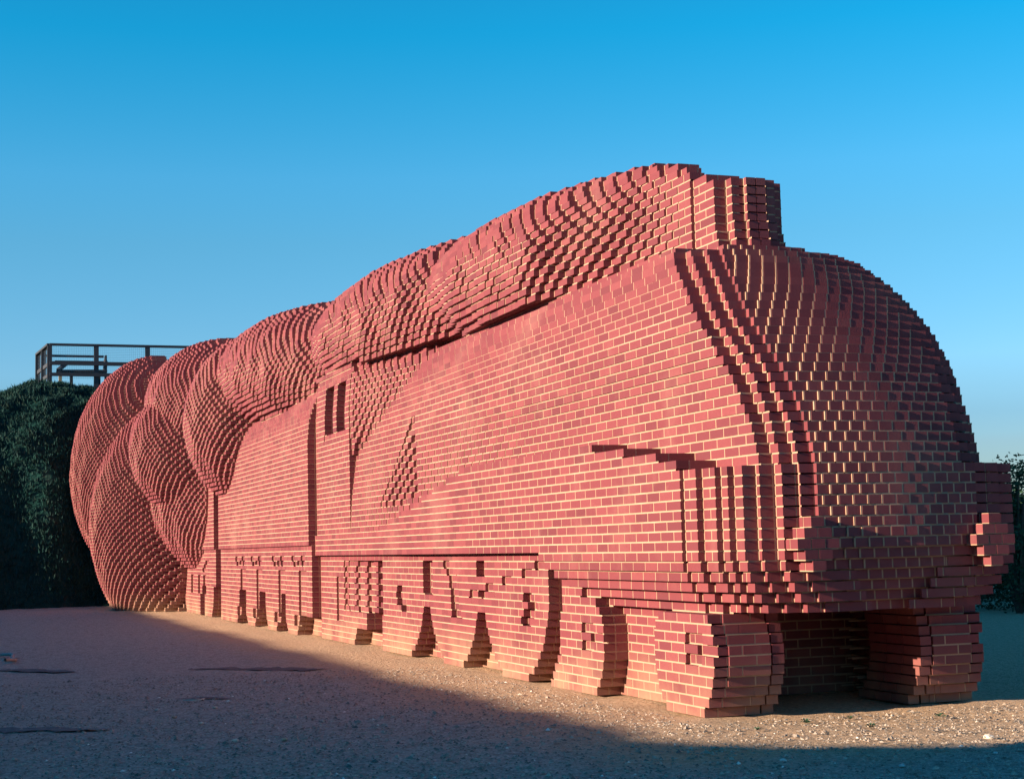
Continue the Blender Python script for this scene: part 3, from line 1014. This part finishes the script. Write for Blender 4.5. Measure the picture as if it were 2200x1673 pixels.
# ------------------------------------------------------------------ weeds in the sunlit sand
def weed(x, y, s, label, seed):
    r = random.Random(seed)
    V = []; F = []; T = []
    for b in range(14):
        a = r.uniform(0, 6.283); ln = s * r.uniform(.5, 1); w = s * .13
        i = len(V)
        px, py = -math.sin(a) * w, math.cos(a) * w
        mx_, my_ = math.cos(a) * ln * .55, math.sin(a) * ln * .55
        h = s * r.uniform(.15, .45)
        V += [(0, 0, .0), (mx_ - px, my_ - py, h), (math.cos(a) * ln, math.sin(a) * ln, h * .6), (mx_ + px, my_ + py, h)]
        F.append((i, i + 1, i + 2, i + 3)); T.append(r.random())
    o = mesh_np('weed', V, F, np.full(len(F), 4), [M_LEAF], tone=T)
    o.location = (x, y, gz(x, y) + .004)
    tag(o, label, 'weed', 'weeds in the sunlit sand before the train')
for k, (x, y, s_, lb) in enumerate([
    (.95, -.05, .05, 'small low weed in sunlit sand just right of the near front wheel'),
    (.72, .45, .07, 'dark weed in sunlit sand under the near buffer'),
    (.65, .85, .05, 'tiny weed in sunlit sand in front of the dark wall between the wheels'),
    (.85, 1.45, .07, 'weed in sunlit sand in front of the far front wheel'),
    (1.15, .70, .06, 'weed in the middle of the sunlit sand, nearer than its neighbours'),
    (.75, 2.55, .09, 'flat weed in sunlit sand near the right edge')]):
    weed(x, y, s_, lb, 70 + k)

# ------------------------------------------------------------------ viewing platform on the mound: fence and bench
M_WOOD = plain('dark_stained_wood', (.030, .034, .045), .7)
M_WIRE = plain('mesh_wire', (.22, .24, .26), .5, .6)
M_POSTEND = plain('weathered_wood', (.42, .36, .24), .8)

def bar(bm, p, q, w, h):
    p = Vector(p); q = Vector(q); d = q - p; ln = d.length; d.normalize()
    u = d.cross(Vector((0, 0, 1)))
    u = u.normalized() if u.length > 1e-3 else Vector((1, 0, 0))
    v = u.cross(d)
    vs = []
    for t in (p, q):
        for a, b in ((-1, -1), (1, -1), (1, 1), (-1, 1)):
            vs.append(bm.verts.new(t + u * a * w / 2 + v * b * h / 2))
    for f in ((3, 2, 1, 0), (4, 5, 6, 7), (0, 1, 5, 4), (1, 2, 6, 5), (2, 3, 7, 6), (3, 0, 4, 7)):
        bm.faces.new([vs[i] for i in f])

def bars(name, lst, mat, parent=None):
    bm = bmesh.new()
    for p, q, w, h in lst: bar(bm, p, q, w, h)
    me = bpy.data.meshes.new(name); bm.to_mesh(me); bm.free(); me.materials.append(mat)
    return link(bpy.data.objects.new(name, me), parent)

FX = -37.0
FT = 7.43
front_posts = [(FX, -2.30), (FX, -.98), (FX, .50), (FX, 2.0), (FX, 3.5)]
side_posts = [(FX - 1.25, -2.40), (FX - 2.45, -2.50)]
fence = empty('viewing_fence', (FX, -2.3, 0))
tag(fence, 'dark wooden fence with wire mesh round the viewing place on top of the mound', 'fence')
def off(p): return (p[0] - FX, p[1] + 2.3, p[2])
for (x, y) in front_posts + side_posts:
    zb = mound_z(x, y) - .3
    bars('post', [(off((x, y, zb)), off((x, y, FT - .02)), .135, .135)], M_WOOD, fence)
def rails(a, b):
    for z, w, h in ((FT + .015, .15, .06), (FT - .54, .05, .11), (FT - .87, .05, .10)):
        dy = .07 if w < .1 else 0
        bars('rail', [(off((a[0] + (.09 if w < .1 and a[0] == b[0] else 0), a[1], z)), off((b[0] + (.09 if w < .1 and a[0] == b[0] else 0), b[1], z)), w, h)], M_WOOD, fence)
for a, b in zip(front_posts[:-1], front_posts[1:]): rails(a, b)
rails(front_posts[0], side_posts[0]); rails(side_posts[0], side_posts[1])
wires = []
for a, b in zip(front_posts[:-1], front_posts[1:]):
    n = 26
    for i in range(1, n):
        y = a[1] + (b[1] - a[1]) * i / n
        wires.append((off((FX - .03, y, FT - 1.0)), off((FX - .03, y, FT)), .004, .004))
    for i in range(1, 20):
        z = FT - 1.0 + i * .05
        wires.append((off((FX - .03, a[1], z)), off((FX - .03, b[1], z)), .004, .004))
for a, b in ((front_posts[0], side_posts[0]), (side_posts[0], side_posts[1])):
    for i in range(1, 24):
        t = i / 24
        wires.append((off((a[0] + (b[0] - a[0]) * t, a[1] + (b[1] - a[1]) * t, FT - 1.0)), off((a[0] + (b[0] - a[0]) * t, a[1] + (b[1] - a[1]) * t, FT)), .004, .004))
wm_ = bars('wire_mesh', wires, M_WIRE, fence)
wm_['kind'] = 'stuff'

BX = -38.3
bench = empty('wooden_bench', (BX, -1.2, 6.2))
tag(bench, 'dark wooden bench with back and arm behind the fence on the mound', 'bench')
def ob(x, y, z): return (x - BX, y + 1.2, z - 6.2)
bars('seat', [(ob(BX, -2.02, 6.80), ob(BX, -.56, 6.82), .42, .07)], M_WOOD, bench)
bars('back_rail', [(ob(BX - .30, -2.35, 7.31), ob(BX - .30, -.62, 7.31), .05, .07)], M_WOOD, bench)
bars('back_rail', [(ob(BX - .27, -2.05, 7.12), ob(BX - .27, -.62, 7.12), .04, .10)], M_WOOD, bench)
bars('end_panel', [(ob(BX - .28, -.56, 6.0), ob(BX - .30, -.56, 7.34), .06, .22), (ob(BX - .2, -.60, 6.75), ob(BX - .28, -.56, 7.2), .05, .2)], M_WOOD, bench)
bars('armrest', [(ob(BX + .30, -2.00, 6.80), ob(BX - .32, -1.72, 7.08), .09, .10)], M_WOOD, bench)
for y in (-1.92, -1.60, -.80):
    bars('leg', [(ob(BX + .15, y, 6.0), ob(BX + .15, y, 6.78), .09, .09)], M_WOOD if y != -1.92 else M_POSTEND, bench)

# ------------------------------------------------------------------ leafy things
def leafy(parent_name, loc, rad, n, leaf, label, cat, seed, trunk_r=.05, group=None, full=False):
    r = random.Random(seed)
    root = empty(parent_name, loc)
    tag(root, label, cat, group)
    bm = bmesh.new()
    limbs = []
    for k in range(9):
        a = r.uniform(0, 6.283); e = r.uniform(.35, 1.0)
        tip = (math.cos(a) * rad[0] * .7 * (1.1 - e), math.sin(a) * rad[1] * .7 * (1.1 - e), rad[2] * 2 * (.35 + .55 * e))
        midp = (tip[0] * .4, tip[1] * .4, tip[2] * .5)
        bar(bm, (0, 0, -.1), midp, trunk_r * 1.4, trunk_r * 1.4); bar(bm, midp, tip, trunk_r * .7, trunk_r * .7)
        limbs.append((midp, tip))
    me = bpy.data.meshes.new('stem'); bm.to_mesh(me); bm.free(); me.materials.append(M_WOODB)
    link(bpy.data.objects.new('stem', me), root)
    V = []; F = []; T = []
    clumps = []
    for k in range(150 if full else 42):
        while True:
            p = Vector((r.uniform(-1, 1), r.uniform(-1, 1), r.uniform(-1, 1)))
            if p.length < 1: break
        p *= (.75 + .35 * r.random()) / max(.5, 1)
        if full: p.z = r.uniform(-1.02, .85)
        clumps.append((Vector((p.x * rad[0], p.y * rad[1], rad[2] * 1.05 + p.z * rad[2])), r.uniform(.14, .34) * min(rad), r.random()))
    for k in range(n):
        c, cr, ct = r.choice(clumps)
        d = Vector((r.gauss(0, 1), r.gauss(0, 1), r.gauss(0, .9))) * cr * .62
        q = c + d
        if q.z < 0: q.z = -q.z * .3
        a = Vector((r.gauss(0, 1), r.gauss(0, 1), r.gauss(0, .6))).normalized() * leaf * r.uniform(.6, 1.3)
        b = a.cross(Vector((r.gauss(0, 1), r.gauss(0, 1), r.gauss(0, 1)))).normalized() * leaf * .32
        i = len(V)
        V += [tuple(q), tuple(q + a * .5 + b), tuple(q + a), tuple(q + a * .5 - b)]
        F.append((i, i + 1, i + 2, i + 3)); T.append(min(1, max(0, ct * .6 + r.uniform(0, .4))))
    o = mesh_np('foliage', V, F, np.full(len(F), 4), [M_LEAF], tone=T, parent=root)
    o['kind'] = 'stuff'
    return root
M_WOODB = plain('bark', (.06, .045, .035), .9)
leafy('shrub', (-10.9, 11.15, 0), (.8, .8, 1.22), 8000, .060, 'feathery green shrub rising behind the far buffer at the right edge', 'shrub', 3)
leafy('shrub', (-12.0, 12.2, 0), (1.3, 1.2, .92), 9000, .06, 'dark low shrub in the shade beneath the feathery one at the right edge', 'shrub', 5, full=True)
leafy('hedge', (-17.5, 15.2, 0), (6.0, 1.5, .86), 26000, .10, 'long dark hedge in shade low at the right edge behind the shrubs', 'hedge', 12, full=True)
hd_ = leafy('hedge', (-27.0, 23.0, 0), (15.0, 1.8, 1.15), 26000, .16, 'distant hedge closing the view low at the right edge behind the nearer hedge', 'hedge', 14, full=True)
hd_.rotation_euler.z = math.radians(53)
leafy('shrub', (-40.5, -4.95, mound_z(-40.5, -4.95) - .1), (.35, .4, .42), 700, .07, 'small leafy sprig on the crest of the mound at the left edge', 'shrub', 8, .02)
